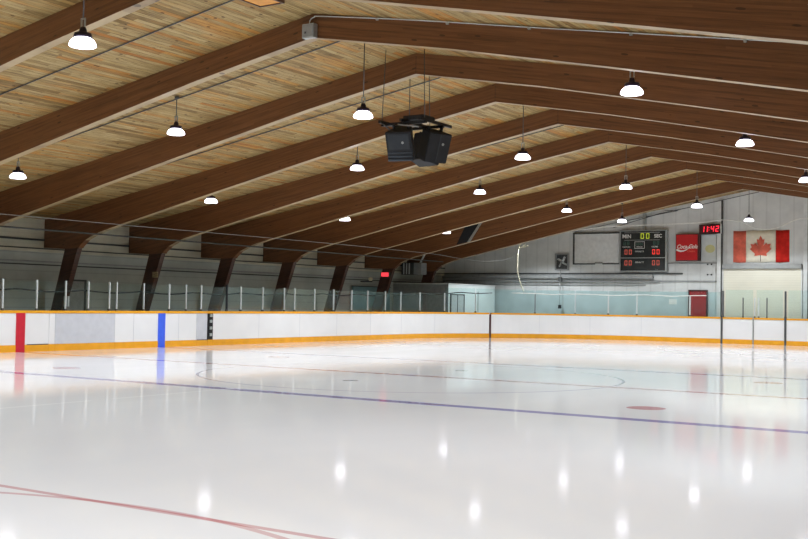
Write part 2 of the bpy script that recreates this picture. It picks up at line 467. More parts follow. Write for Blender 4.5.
ORD = {-3: 'timber frame overhead, third in front of the one with the grey junction box',
       -2: 'timber frame overhead, second in front of the one with the grey junction box',
       -1: 'timber frame overhead, next in front of the one with the grey junction box',
       0: 'timber frame carrying the grey junction box and silver conduit at its ridge',
       1: 'timber frame directly behind the hanging black loudspeakers',
       2: 'timber frame whose dark leg stands beside the grey side door',
       3: 'timber frame whose leg meets the side wall behind the blue stripe',
       4: 'timber frame whose leg rises behind the black gate post of the boards',
       5: 'timber frame with a glowing orange rafter side, one beyond the black gate post',
       6: 'timber frame, second beyond the black gate post',
       7: 'timber frame whose leg bears the red exit light',
       8: 'last timber frame, nearest the flag wall'}
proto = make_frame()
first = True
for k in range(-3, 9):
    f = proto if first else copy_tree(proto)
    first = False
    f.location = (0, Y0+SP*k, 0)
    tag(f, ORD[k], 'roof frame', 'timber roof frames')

# ---------------------------------------------------------------- dasher boards
def outline_pt(s):
    """arc length along the inner face: s = y on the left side, then round the far corner and along the end"""
    y1 = LY-RAD; arc = RAD*math.pi/2
    if s <= y1: return Vector((-BX, s)), Vector((-1, 0))
    if s <= y1+arc:
        a = (s-y1)/RAD; n = Vector((-math.cos(a), math.sin(a))); return Vector((-BX+RAD, y1))+n*RAD, n
    x = -BX+RAD+(s-y1-arc)
    return Vector((x, LY)), Vector((0, 1))
S_END = LY-RAD+RAD*math.pi/2
def s_of_x(x): return S_END+(x-(-BX+RAD))
def strip(bm, s0, s1, o0, o1, z0, z1):
    n = max(1, int((s1-s0)/.35)) if s1 > LY-RAD and s0 < S_END else 1
    ss = [s0+(s1-s0)*i/n for i in range(n+1)]
    if s0 < LY-RAD < s1: ss = sorted(set(ss+[LY-RAD]))
    rings = []
    for s in ss:
        p, nn = outline_pt(s)
        rings.append([bm.verts.new((*(p+nn*o), z)) for o, z in ((o0, z0), (o1, z0), (o1, z1), (o0, z1))])
    for u, v in zip(rings, rings[1:]):
        for k in range(4): bm.faces.new((u[k], u[(k+1) % 4], v[(k+1) % 4], v[k]))
    bm.faces.new(rings[0]); bm.faces.new(rings[-1][::-1])
def st(name, m, parent, *a):
    bm = bmesh.new(); strip(bm, *a); return link(name, bm, m, parent)
G = .008
def board(name, label, s0, s1, cat='rink boards', group='dasher board sections', facing='board', seams=()):
    e = empty(name); tag(e, label, cat, group)
    s0 += G/2; s1 -= G/2
    st('facing_panel', facing, e, s0, s1, 0, .10, .20, 1.10)
    st('kick_plate', 'yellow', e, s0, s1, -.018, .10, 0.0, .20)
    st('cap_rail', 'yellow', e, s0, s1, -.02, .16, 1.10, HB)
    for q in seams: st('seam_strip', 'board_grey', e, q-.006, q+.006, -.003, .0, .20, 1.10)
    return e
e = board('dasher_board', 'white dasher board with the red centre line stripe, beside the grey side gate', -14.5, .20, seams=(-1.9,))
st('centre_stripe', 'red_mark', e, -.15, .15, -.022, 0, 0.0, 1.105)
g = board('board_gate', 'narrow white board gate right beside the red stripe', .20, 1.0, 'gate', 'gates in the boards')
st('threshold_gap', 'darkgrey', g, .22, .98, -.020, -.017, .19, .215)
board('dasher_board', 'narrow white dasher board between the gate and the scuffed grey panel', 1.0, 1.22)
board('dasher_board', 'dasher board faced with a scuffed light grey panel', 1.22, 3.52, facing='board_grey')
e = board('dasher_board', 'white dasher board with the blue line stripe', 3.52, 7.14, seams=(4.3, 6.3))
st('blue_stripe', 'blue_mark', e, 5.51-.155, 5.51+.155, -.022, 0, 0.0, 1.105)
g = board('board_gate', 'narrow light grey board gate beside the black gate post', 7.14, 7.68, 'gate', 'gates in the boards', facing='board_grey')
st('threshold_gap', 'darkgrey', g, 7.16, 7.66, -.020, -.017, .19, .215)
g = empty('gate_post'); tag(g, 'black gate post with grey hinges set into the white boards', 'post')
st('post_plate', 'black', g, 7.70, 7.94, -.02, .12, .20, 1.10)
st('base_plate', 'yellow', g, 7.69, 7.95, -.018, .12, 0, .2)
st('top_plate', 'yellow', g, 7.69, 7.95, -.02, .16, 1.1, HB)
for z in (.32, .55, .78, .98): st('hinge', 'steel', g, 7.77, 7.88, -.05, -.02, z, z+.10)
def find_s(x_target, y_hint=None):
    s = LY-RAD
    while s < S_END:
        p, _ = outline_pt(s)
        if p.x >= x_target: return s
        s += .01
    return s
sA = 25.5
board('dasher_board', 'long white dasher board running from the black gate post into the far rounded corner', 7.96, sA, seams=(10.4, 12.8, 15.2, 17.6, 20.0, 22.4))
g = empty('corner_joint'); tag(g, 'thin dark red joint post in the far rounded corner of the boards', 'post')
st('joint_cover', 'sign_frame', g, sA+.01, sA+.09, -.02, .12, .0, 1.1)
sB = s_of_x(-1.62)
board('dasher_board', 'curved white dasher board between the dark red corner joint and the end gate', sA+.1, sB, seams=(sA+2.5, sA+4.9, sA+7.3))
g = empty('gate_post'); tag(g, 'dark gate post on the side of the end gate towards the red door', 'post', 'end gate posts')
st('joint_cover', 'darksteel', g, sB+.005, sB+.085, -.022, .12, .0, HB)
sC = s_of_x(-.19); sD = s_of_x(1.15)
board('board_gate', 'white leaf of the wide end gate on the side nearer the red door', sB+.09, sC-.02, 'gate', 'wide end gate')
g = empty('gate_seam_post'); tag(g, 'thin grey seam post between the two leaves of the end gate', 'post')
st('joint_cover', 'mid', g, sC-.015, sC+.035, -.02, .1, 0, HB)
board('board_gate', 'white leaf of the wide end gate on the side away from the red door', sC+.04, sD, 'gate', 'wide end gate')
g = empty('gate_post'); tag(g, 'dark gate post on the side of the end gate away from the red door', 'post', 'end gate posts')
st('joint_cover', 'darksteel', g, sD+.005, sD+.085, -.022, .12, .0, HB)
board('dasher_board', 'white dasher board beyond the end gate, away from the red door', sD+.09, s_of_x(8.0))

# ---------------------------------------------------------------- stanchions and shields
def stanchion(s, z1, label, m='alu', wdt=.05, group='aluminium stanchions on the boards', off=.05):
    e = empty('stanchion'); tag(e, label, 'stanchion', group)
    st('post', m, e, s-wdt/2, s+wdt/2, off, off+.05, HB, z1)
    st('foot_clamp', 'darksteel', e, s-wdt/2-.01, s+wdt/2+.01, off-.012, off+.062, HB, HB+.06)
    return e
LEFT = [(-.56, 'stanchion on the side boards just before the red stripe'), (.60, 'stanchion over the narrow gate beside the red stripe'),
        (1.64, 'stanchion in front of the hinge side of the grey side door'), (2.50, 'stanchion in front of the far edge of the grey side door'),
        (3.33, 'stanchion over the far end of the scuffed grey panel'), (3.63, 'stanchion just past the scuffed grey panel, close to its twin'),
        (4.77, 'stanchion over the boards just before the blue stripe'), (5.91, 'stanchion over the boards just past the blue stripe'),
        (6.70, 'thin stanchion midway between the blue stripe and the black gate post'), (7.43, 'stanchion over the light grey gate by the black gate post'),
        (9.46, 'second stanchion beyond the black gate post'), (10.67, 'third stanchion beyond the black gate post'),
        (11.92, 'stanchion of a close pair, the one nearer the black gate post'), (12.55, 'stanchion of a close pair, the one farther from the black gate post'),
        (13.81, 'first stanchion beyond the close pair'), (15.06, 'second stanchion beyond the close pair'),
        (16.31, 'stanchion at the near edge of the teal wall panel'), (17.47, 'stanchion in front of the middle of the teal wall panel'),
        (18.8, 'stanchion at the far edge of the teal wall panel'), (20.03, 'stanchion in front of the dark side of the block room, nearest the teal panel'),
        (21.47, 'stanchion in front of the middle of the dark side of the block room'), (23.05, 'stanchion in front of the corner of the block room')]
prev = None
spans = []
for s, l in LEFT:
    thin = 'thin' in l
    stanchion(s, 2.06, 'aluminium '+l, wdt=.02 if thin else .034)
    spans.append(s)
stanchion(8.72, 2.10, 'dark teal stanchion, first beyond the black gate post', m='tarp', wdt=.06, group=None)
spans = sorted(spans+[8.72])
GP = 'clear shield panes of the side boards'
land = ['over the red stripe', 'over the grey side door gate', 'before the grey side door', 'over the scuffed grey panel', 'in the narrow gap past the scuffed grey panel', 'before the blue stripe', 'over the blue stripe',
        'just past the blue stripe', 'before the light grey gate', 'over the black gate post', 'one bay past the black gate post', 'two bays past the black gate post', 'three bays past the black gate post',
        'between the close pair of stanchions', 'one bay past the close pair', 'two bays past the close pair', 'before the teal wall panel', 'over the near half of the teal panel', 'over the far half of the teal panel',
        'before the near part of the block room side', 'before the middle of the block room side', 'before the corner of the block room']
for i, (a, b) in enumerate(zip(spans, spans[1:])):
    e = st('glass_shield', 'glass', None, a+.035, b-.035, .07, .082, HB+.01, 2.02)
    tag(e, 'clear glass pane on the side boards, '+land[min(i, len(land)-1)], 'glass pane', GP)
# shields round the corner and over the end boards
def s_at_x(x): return s_of_x(x) if x > -BX+RAD else find_s(x)
ends = [23.05, 24.8, s_at_x(-9.9), s_at_x(-8.3), s_at_x(-6.86), s_at_x(-5.55), s_at_x(-3.05), s_at_x(-1.6)]
lab = ['in the far corner over the block room wall', 'in the far corner past the block room', 'below the wall fan', 'below the framed grey panel',
       'below the gap between framed panel and scoreboard', 'below the scoreboard', 'in front of the red door']
for i, (a, b) in enumerate(zip(ends, ends[1:])):
    e = st('glass_shield', 'glass_end', None, a+.035, b-.035, .07, .082, HB+.01, 2.30)
    tag(e, 'teal tinted glass shield pane '+lab[i], 'glass pane', 'tinted shield panes of the end boards')
for s, l in zip(ends[1:-1], ['grey stanchion in the far corner in front of the block room', 'thin grey stanchion on the end boards below the wall fan', 'grey stanchion on the end boards below the framed grey panel', 'white stanchion below the near edge of the scoreboard gap',
                             'white stanchion on the end boards directly below the scoreboard', 'white stanchion at the edge of the red door']):
    stanchion(s, 2.10, l, m='darksteel' if 'thin' in l else 'alu', wdt=.03 if 'grey' in l else .06, group='stanchions on the end boards')
gx = [-1.54, -.65, -.14, .03, .39, 1.18]
gl = ['dark stanchion at the red door side of the end gate', 'dark thin stanchion, first over the end gate from the red door side', 'pale stanchion over the seam of the end gate', 'dark thin stanchion right next to the pale one at the gate seam', 'dark thin stanchion over the end gate leaf away from the red door', 'dark stanchion at the far side of the end gate']
for x, l in zip(gx, gl):
    edge = x in (-1.54, 1.18)
    stanchion(s_of_x(x), 2.36 if edge else 2.06, l, m='alu' if 'pale' in l else 'darksteel', wdt=.075 if edge else .04, group='stanchions over the end gate')
for a, b, l in ((-1.48, -.16, 'tinted glass shield over the end gate leaf nearer the red door'), (-.11, 1.12, 'tinted glass shield over the end gate leaf away from the red door'), (1.25, 3.1, 'tinted glass shield beyond the end gate, under the last steel column'), (3.12, 5.2, 'tinted glass shield beyond the end gate, farthest from the red door')):
    e = st('glass_shield', 'glass_end', None, s_of_x(a)+.05, s_of_x(b)-.05, .07, .082, HB+.01, 2.40)
    tag(e, l, 'glass pane', 'tinted shield panes of the end boards')

# black hose sagging along the side shields, round the corner
pts = []
s = -7.0
while s < find_s(-11.3):
    p, n = outline_pt(s); ph = (s % 2.4)/2.4
    q = p+n*.16; z = 1.80-.07*math.sin(math.pi*ph)+max(0, (s-6)*.010)+max(0, (s-18)*.022)
    pts.append((q.x, q.y, z)); s += .3
tag(tb('hose', 'hose', pts, .024, seg=6), 'black hose sagging along the side shields into the far corner', 'hose')
tag(tb('net_rope', 'mid', smooth_path([(-12.95, -14, 3.84), (-12.95, 0, 3.85), (-12.9, 12, 3.87), (-12.9, 18, 3.86), (-12.9, 22.5, 3.82), (-12.8, 24.5, 3.72), (-12.5, 26.4, 3.66), (-12.1, 27.8, 3.78), (-11.85, 28.6, 4.05), (-11.8, 28.7, 4.25)]), .011, seg=6), 'thin pale rope strung high along the side boards and drooping at the far corner', 'rope')
r = empty('corner_rope'); tag(r, 'yellowish rope hanging from the last frame down to the far corner boards', 'rope')
tb('hanging_rope', 'rope', smooth_path([(-10.2, 26.55, 5.0), (-10.4, 26.62, 4.75), (-10.75, 26.7, 4.30), (-10.85, 26.8, 3.3), (-10.75, 26.9, 2.65), (-10.6, 27.0, 2.22)]), .022, r)
tb('rope_knot', 'rope', smooth_path([(-10.75, 26.7, 4.28), (-10.55, 26.68, 4.36), (-10.4, 26.68, 4.46), (-10.5, 26.7, 4.34), (-10.25, 26.7, 4.40)]), .03, r)
tag(tb('net_rope', 'rope_white', [(*(outline_pt(q)[0]+outline_pt(q)[1]*.02), 2.08+.05*abs(math.sin(q*1.1))) for q in [s_at_x(-10.75)+k*.4 for k in range(24)]], .022, seg=6), 'white rope along the top of the end shields, ending by the red door', 'rope')
tag(tb('net_rope', 'rope_white', smooth_path([(-8.7, 28.75, 5.22), (-7.6, 28.75, 5.34), (-6.45, 28.75, 5.39), (-5.2, 28.75, 5.41), (-3.9, 28.75, 5.42), (-2.62, 28.75, 5.46), (-1.66, 28.75, 5.55), (-.81, 28.75, 5.46), (-.24, 28.75, 5.18), (.37, 28.75, 5.08), (.93, 28.75, 5.18), (1.5, 28.75, 5.43), (2.1, 28.75, 5.5), (4, 28.75, 5.3)]), .024, seg=6), 'wavy white rope strung high in front of the scoreboard and the flag', 'rope')
tag(tb('sprinkler_pipe', 'darkgrey', [(-13.95, y, 3.58) for y in range(-14, 26, 3)], .026), 'grey pipe running lengthwise under the frames above the side walkway', 'pipe')

# ---------------------------------------------------------------- hanging lamps
def make_lamp(drop):
    """origin at the lamp's lower rim; the stem goes up to the ceiling conduit"""
    e = empty('high_bay_lamp')
    bm = bmesh.new(); lathe(bm, [(0, .004), (.12, .002), (.188, .0), (.203, .014), (.190, .062), (.165, .098), (.125, .128), (0, .135)], 28)
    link('refractor', bm, 'lamp_glass', e, True)
    bm = bmesh.new(); lathe(bm, [(0, .130), (.13, .128), (.14, .15), (.125, .20), (.06, .21), (.055, .25), (.04, .29), (0, .31)], 20)
    link('ballast_housing', bm, 'lamp_metal', e, True)
    bm = bmesh.new(); box(bm, -.045, -.025, -.012, .012, .30, .42); box(bm, .025, .045, -.012, .012, .30, .42); box(bm, -.045, .045, -.012, .012, .41, .43)
    link('hook_bracket', bm, 'steel', e)
    bm = bmesh.new(); tube(bm, [(0, 0, .42), (0, 0, drop)], .011, 6); link('stem', bm, 'darksteel', e, True)
    bm = bmesh.new(); lathe(bm, [(0, drop-.05), (.05, drop-.05), (.05, drop), (0, drop)], 12); link('canopy', bm, 'darksteel', e)
    return e
def lamp_light(e):
    l = bpy.data.lights.new('lamp_beam', 'SPOT'); l.energy = LAMP_WATTS; l.spot_size = math.radians(151); l.spot_blend = .38
    l.shadow_soft_size = .18; l.color = (.87, .93, 1.0)
    o = bpy.data.objects.new('lamp_beam', l); C.objects.link(o); o.parent = e; o.location = (0, 0, -.2 )
LAMPROWS = [-24.2, -16.7, -9.2, -2.1, 4.95, 12.45, 19.85, 26.9]
names = {(0, 2): 'large lit lamp nearest the camera, high at the edge of the photo', (0, 3): 'lit lamp on a long stem before the loudspeakers', (0, 4): 'lit lamp on a long stem beyond the loudspeakers, under the roof ridge',
         (0, 5): 'lit lamp over the middle of the roof above the scoreboard', (0, 6): 'lit lamp on the roof middle hanging above the red drink sign', (0, 7): 'lit lamp on a long thin stem directly above the flag',
         (-1, 3): 'lit lamp on a short stem between the near frames, one row nearer than the loudspeakers', (-1, 4): 'lit lamp just below and beside the hanging loudspeakers',
         (-1, 5): 'lit lamp one row beyond the loudspeakers on the side wall half', (-1, 6): 'lit lamp against the second last frame, above the framed grey panel', (-1, 7): 'lit lamp half behind the last frame, above the gap before the scoreboard',
         (-2, 3): 'lit lamp low over the side boards near the red stripe', (-2, 4): 'lit lamp low over the side boards, second from the red stripe', (-2, 5): 'lit lamp low over the side boards, third from the red stripe',
         (-2, 7): 'lit lamp hidden behind the last rafter by the far corner', (-2, 6): 'lit lamp partly hidden behind a rafter by the dark tarp', (1, 3): 'lit lamp nearest on the far side of the ridge, before bare rafters', (1, 4): 'lit lamp on the far side of the ridge, second row',
         (1, 5): 'lit lamp cut off by the photo edge on the far side of the ridge'}
cols = {-2: -10.3, -1: -5.0, 0: 0.0, 1: 5.72, 2: 10.5}
SPOT = {(0, 2): (-.10, -9.19), (-1, 3): (-5.03, -2.2), (0, 3): (.09, -2.11), (-1, 4): (-5.05, 5.02), (-1, 5): (-5.01, 12.22), (0, 4): (.2, 4.94), (-1, 6): (-5.25, 19.93), (1, 3): (5.75, -1.97), (0, 5): (.01, 12.68),
        (-1, 7): (-5.19, 25.76), (0, 6): (.03, 19.89), (1, 4): (5.84, 4.98), (0, 7): (.04, 27.05), (1, 5): (5.45, 12.96), (-2, 3): (-10.21, -2.44), (-2, 4): (-10.27, 4.69), (-2, 5): (-10.51, 12.07), (-2, 6): (-10.58, 19.49), (-2, 7): (-10.4, 27.0)}
protos = {}
for ci, x in cols.items():
    z = 4.54 if abs(ci) == 2 else 5.32
    drop = ceil_z(x)-z-.02
    for ri, y in enumerate(LAMPROWS):
        if ci not in protos: protos[ci] = e = make_lamp(drop)
        else: e = copy_tree(protos[ci])
        e.location = (*SPOT.get((ci, ri), (x, y)), z)
        if (ci, ri) == (-2, 7): e.location.z = 4.67
        tag(e, names.get((ci, ri), 'lit high bay lamp out of the camera view'), 'hanging lamp', 'high bay lamps in rows' if (ci, ri) in names else 'lamps outside the view')
for o in [o for o in C.objects if o.name.startswith('high_bay_lamp')]: lamp_light(o)

# thin conduits along the ceiling slopes, one in each bay
bays = {-1: 'in the bay before the junction box frame', 0: 'in the bay just behind the junction box frame', 1: 'in the bay behind the loudspeakers', 2: 'second bay behind the loudspeakers', 3: 'third bay behind the loudspeakers',
        4: 'fourth bay behind the loudspeakers', 5: 'third bay from the flag wall', 6: 'second bay from the flag wall', 7: 'last bay between frames before the flag wall', -2: 'in the second bay before the junction box frame'}
for k, l in bays.items():
    y = Y0+SP*(k+.5)
    if abs(min(LAMPROWS, key=lambda q: abs(q-y))-y) < .8: y = min(LAMPROWS, key=lambda q: abs(q-y))
    tag(tb('ceiling_conduit', 'darksteel', [(-15.5, y, ceil_z(15.5)-.03), (0, y, ceil_z(0)-.03), (15.5, y, ceil_z(15.5)-.03)], .014, seg=6), 'thin dark conduit across the timber ceiling '+l, 'conduit', 'ceiling conduits')

# junction box and silver conduit on the frame
e = empty('junction_box', (0, 0, 0)); tag(e, 'grey steel junction box at the ridge of a timber frame', 'electrical box')
yb = Y0-BW
bx('housing', 'steel', (-.16, .12, yb-.13, yb-.004, 6.60, 6.87), e, .006)
bx('cover', 'mid', (-.14, .10, yb-.142, yb-.13, 6.62, 6.85), e)
bx('knockout', 'darksteel', (-.09, -.05, yb-.146, yb-.142, 6.68, 6.72), e)
e = empty('wall_conduit'); tag(e, 'silver conduit looping from the junction box along the top of the rafter', 'conduit')
tb('conduit_run', 'alu', smooth_path([(-.04, yb-.05, 6.86), (-.03, yb-.05, 6.95), (.06, yb-.04, 7.0), (.3, yb-.03, 6.99), (2.4, yb-.03, 6.65), (4.8, yb-.03, 6.22), (8.3, yb-.03, 5.61), (12, yb-.03, 4.96)]), .010, e, 6)
for x in (1.5, 3.0, 4.6, 6.4, 8.2): bx('clip', 'steel', (x-.02, x+.02, yb-.05, yb-.002, ceil_z(x)-.06, ceil_z(x)-.02), e)

# plywood hatch on the ceiling near the ridge
e = empty('ceiling_hatch', (-.05, -5.32, 7.0)); tag(e, 'orange plywood hatch with a dark edge under the ridge of the timber ceiling', 'hatch')
bx('hatch_board', 'ply', (-.25, .25, -.40, .40, -.015, .015), e)
for q in ((-.29, .29, -.44, -.40, -.03, .03), (-.29, .29, .40, .44, -.03, .03), (-.29, -.25, -.40, .40, -.03, .03), (.25, .29, -.40, .40, -.03, .03)): bx('edge_batten', 'leg', q, e)

# ---------------------------------------------------------------- hanging loudspeakers
def speaker(loc, rz, tilt, label, louvre):
    e = empty('loudspeaker', loc, rz); e.scale = (.9, .9, .92); e.rotation_euler = (tilt, 0, rz); tag(e, label, 'loudspeaker', 'loudspeakers of the hanging cluster')
    bm = bmesh.new()
    f = [(-.32, -.30), (.32, -.30), (.20, .22), (-.20, .22)]          # plan: wide front (y-), narrow back
    a = [bm.verts.new((x, y, -.35)) for x, y in f]; b = [bm.verts.new((x, y, .35)) for x, y in f]
    bm.faces.new(a[::-1]); bm.faces.new(b)
    for i in range(4): bm.faces.new((a[i], a[(i+1) % 4], b[(i+1) % 4], b[i]))
    bmesh.ops.bevel(bm, geom=list(bm.edges), offset=.012, segments=2, affect='EDGES')
    link('cabinet', bm, 'speaker_black', e)
    if louvre:
        bx('horn_panel', 'grille', (-.26, .26, -.315, -.302, -.06, .30), e, .004)
        for k in range(3): bx('louvre', 'grille', (-.30, .30, -.36+.02*k, -.305, -.33+k*.085, -.30+k*.085), e)
    else:
        bx('front_grille', 'speaker_black', (-.31, .31, -.318, -.302, -.33, .33), e, .004)
        bx('grille_fold', 'grille', (-.012, .012, -.324, -.318, -.33, .33), e)
    bm = bmesh.new(); lathe(bm, [(0, .0), (.032, 0), (.032, .008), (0, .008)], 12); bmesh.ops.rotate(bm, verts=bm.verts, matrix=Matrix.Rotation(math.pi/2, 3, 'X')); bmesh.ops.translate(bm, verts=bm.verts, vec=(.1, -.32, .1))
    link('badge', bm, 'mid', e)
    for x in (-.2, .17): bx('hanging_lug', 'grille', (x, x+.03, -.05, .05, .35, .45), e)
SX, SY = .08, -.33
speaker((SX+.02, SY-.28, 5.0), math.radians(14), math.radians(24), 'black loudspeaker with slatted louvres under its horn, nearest of the hanging cluster', True)
speaker((SX+.43, SY+.22, 5.0), math.radians(66), math.radians(20), 'black loudspeaker with a plain folded grille, angled away in the hanging cluster', False)
speaker((SX-.16, SY+.86, 5.04), math.radians(170), math.radians(14), 'black loudspeaker facing the far end, at the back of the hanging cluster', False)
e = empty('speaker_rigging', (SX, SY, 0)); tag(e, 'black steel rigging frame on four wires holding the hanging loudspeakers', 'rigging frame')
for y in (-.42, .30): bx('cross_bar', 'black', (-.46, .66, y, y+.07, 5.38, 5.44), e)
for x in (-.42, .12, .60): bx('side_bar', 'black', (x-.03, x+.03, -.55, .75, 5.43, 5.49), e)
bx('amplifier_box', 'black', (.05, .55, -.35, .15, 5.49, 5.58), e, .01)
bx('amplifier_plate', 'grille', (.18, .48, -.358, -.35, 5.51, 5.56), e)
tb('brace', 'mid', [(.0, -.46, 5.38), (.52, -.46, 5.30)], .016, e)
tb('brace', 'darksteel', [(-.44, -.46, 5.46), (-.2, -.46, 5.28)], .016, e)
for x, y in ((-.42, -.45), (-.42, .65), (.12, .65), (.60, -.35)): tb('wire', 'darksteel', [(x, y, 5.47), (x*.9, y*.9+0.0, ceil_z(x*.9+SX)-.01)], .009, e, 6)

# ---------------------------------------------------------------- side wall objects
d = tag(empty('door_1'), kind='structure')
bx('door_leaf', 'grey_door', (-WX+.02, -WX+.07, 4.56, 5.46, -.06, 2.12), d)
bx('door_frame', 'darkgrey', (-WX, -WX+.10, 4.49, 4.56, -.06, 2.18), d); bx('door_frame', 'darkgrey', (-WX, -WX+.10, 5.46, 5.53, -.06, 2.18), d); bx('door_frame', 'darkgrey', (-WX, -WX+.10, 4.49, 5.53, 2.12, 2.18), d)
bx('door_handle', 'steel', (-WX+.07, -WX+.12, 4.62, 4.74, .98, 1.01), d)
e = empty('thermostat_box', (-15.55, Y0+2*SP-BW, 1.44)); tag(e, 'small white box fixed low on the leg of a timber frame before the grey door', 'electrical box')
bx('housing', 'pale', (-.10, .10, -.08, -.001, -.17, .17), e, .006); bx('dial', 'mid', (-.03, .03, -.09, -.08, .02, .08), e)
e = empty('notice_plate', (-15.42, Y0+3*SP-BW, 2.42)); tag(e, 'small tan plate on the frame leg behind the blue stripe', 'plate')
bx('plate_face', 'beam_soffit', (-.12, .14, -.03, -.001, -.10, .10), e, .004); bx('plate_screw', 'darksteel', (-.01, .01, -.036, -.03, -.01, .01), e)
e = empty('wall_panel', (-WX, 0, 0)); tag(e, 'teal panelled partition low against the side wall next to the block room', 'wall panel')
for k in range(4): bx('sheet', 'teal_dark', (.10, .16, 21.35+k*.79, 21.35+k*.79+.78, -.06, 2.30), e)
bx('top_rail', 'darkgrey', (.08, .18, 21.33, 24.52, 2.30, 2.34), e)
# block room in the far corner
RX = -13.62
e = empty('block_room', (0, 0, 0)); tag(e, 'low white and grey corner room with a double door behind the far corner boards', 'small building')
bm = bmesh.new(); box(bm, -WX+.01, RX, 25.0, 25.1, -.06, 2.50); box(bm, RX-.1, RX, 25.1, WYF-.24, -.06, 2.50)
for f in bm.faces:
    c = f.calc_center_median()
    f.material_index = 1 if c.y < 25.01 else 0
link('room_walls', bm, ['room_white', 'mid'], e)
bx('roof_edge', 'pale', (-WX+.01, RX+.04, 24.96, WYF-.24, 2.50, 2.55), e)
for k in (0, 1):
    dd = bx('door', 'alu', (RX, RX+.04, 25.22+k*.62, 25.22+k*.62+.60, -.06, 1.98), e)
    bx('door_handle', 'darksteel', (RX+.04, RX+.08, 25.75+k*.14, 25.78+k*.14, .95, 1.1), dd)
for q in ((RX, RX+.06, 25.16, 25.21, -.06, 2.04), (RX, RX+.06, 26.45, 26.50, -.06, 2.04), (RX, RX+.06, 25.81, 25.84, -.06, 2.0), (RX, RX+.06, 25.16, 26.50, 1.99, 2.04)): bx('door_frame', 'darkgrey', q, e)
bx('drain_pipe', 'alu', (RX+.01, RX+.05, 27.9, 27.95, -.06, 2.2), e)
# unit heater above it
e = empty('unit_heater', (-16.0, 25.6, 3.27)); tag(e, 'grey unit heater with white vertical louvres hanging above the corner room', 'heater')
bx('casing', 'darkgrey', (-.55, .18, -.25, .25, -.30, .30), e, .01)
for x in (-.40, -.24, -.08): bx('louvre', 'alu', (x-.03, x+.03, -.27, -.25, -.27, .27), e)
bx('burner_box', 'mid', (.18, .62, -.27, .25, -.29, .29), e, .01)
tb('flue_pipe', 'alu', [(.42, -.05, .28), (.85, -.05, 1.0)], .045, e)
for x in (-.4, .45): tb('hanger_rod', 'darksteel', [(x, .1, .29), (x, .1, ceil_z(x-16.0)-3.28)], .012, e, 6)
e = empty('exit_light', (-15.55, Y0+7*SP-BW, 2.88)); tag(e, 'glowing red exit light on the leg of a timber frame', 'exit light')
bx('housing', 'darkgrey', (-.24, .24, -.08, -.001, -.12, .13), e); bx('lit_face', 'exit_red', (-.20, .20, -.09, -.08, -.09, .10), e)
e = empty('emergency_light', (-16.25, Y0+7*SP-BW-.25, 2.66)); tag(e, 'small dim round emergency light on the side wall next to the red exit light', 'emergency light')
bx('bracket', 'darkgrey', (-.55, .08, -.04, .04, -.14, -.08), e)
bm = bmesh.new(); lathe(bm, [(0, -.1), (.07, -.08), (.11, 0), (.09, .07), (0, .09)], 16); link('lamp_head', bm, 'rope', e, True)
# tarp with a pale batten on the rafter face of the last frame but one
yf = Y0+7*SP-BW-.01
e = empty('hanging_tarp', (0, 0, 0)); tag(e, 'dark tarp edged by a pale diagonal batten on a rafter near the far corner', 'tarp')
bm = bmesh.new(); prism(bm, [(-11.75, 4.24), (-11.14, 4.36), (-10.50, ceil_z(10.5)-.03), (-11.3, ceil_z(11.3)-.03)], yf-.02, yf); link('tarp_sheet', bm, 'tarp', e)
bm = bmesh.new(); prism(bm, [(-11.18, 4.34), (-11.04, 4.36), (-10.42, ceil_z(10.42)-.03), (-10.56, ceil_z(10.56)-.03)], yf-.05, yf-.02); link('batten', bm, 'steel', e)

# ---------------------------------------------------------------- end wall objects
Y = WYF
# wall fan
e = empty('wall_fan', (-9.95, Y, 3.76)); tag(e, 'square exhaust fan with pale blades set in the end wall', 'fan')
bm = bmesh.new()
for q in ((-.37, -.31, -.12, -.001, -.42, .42), (.31, .37, -.12, -.001, -.42, .42), (-.31, .31, -.12, -.001, .36, .42), (-.31, .31, -.12, -.001, -.42, -.36)): box(bm, *q)
link('housing', bm, 'mid', e)
bx('back_plate', 'darkgrey', (-.31, .31, -.02, -.001, -.36, .36), e)
for k in range(4):
    bm = bmesh.new(); box(bm, -.05, .05, -.07, -.055, .04, .29)
    bmesh.ops.rotate(bm, verts=bm.verts, matrix=Matrix.Rotation(math.radians(30), 3, 'Z'))
    bmesh.ops.rotate(bm, verts=bm.verts, matrix=Matrix.Rotation(math.radians(25+90*k), 3, 'Y')); link('blade', bm, 'alu', e)
bm = bmesh.new(); lathe(bm, [(0, 0), (.06, 0), (.06, .06), (0, .06)], 14); bmesh.ops.rotate(bm, verts=bm.verts, matrix=Matrix.Rotation(math.pi/2, 3, 'X')); bmesh.ops.translate(bm, verts=bm.verts, vec=(0, -.03, 0)); link('hub', bm, 'steel', e)
bm = bmesh.new()
for x in (-.18, 0, .18): tube(bm, [(x, -.115, -.36), (x, -.115, .36)], .006, 6)
for z in (-.18, 0, .18): tube(bm, [(-.31, -.115, z), (.31, -.115, z)], .006, 6)
link('guard', bm, 'darksteel', e)
e = empty('fan_conduit', (-9.95, Y, 0)); tag(e, 'dark conduit with two small boxes running down from the wall fan', 'conduit')
tb('conduit_run', 'mid', [(0, -.26, 3.34), (0, -.26, 1.55)], .018, e, 6)
bx('junction', 'darkgrey', (-.09, .09, -.32, -.22, 2.80, 2.98), e); bx('switch', 'black', (-.07, .07, -.32, -.22, 1.42, 1.60), e)
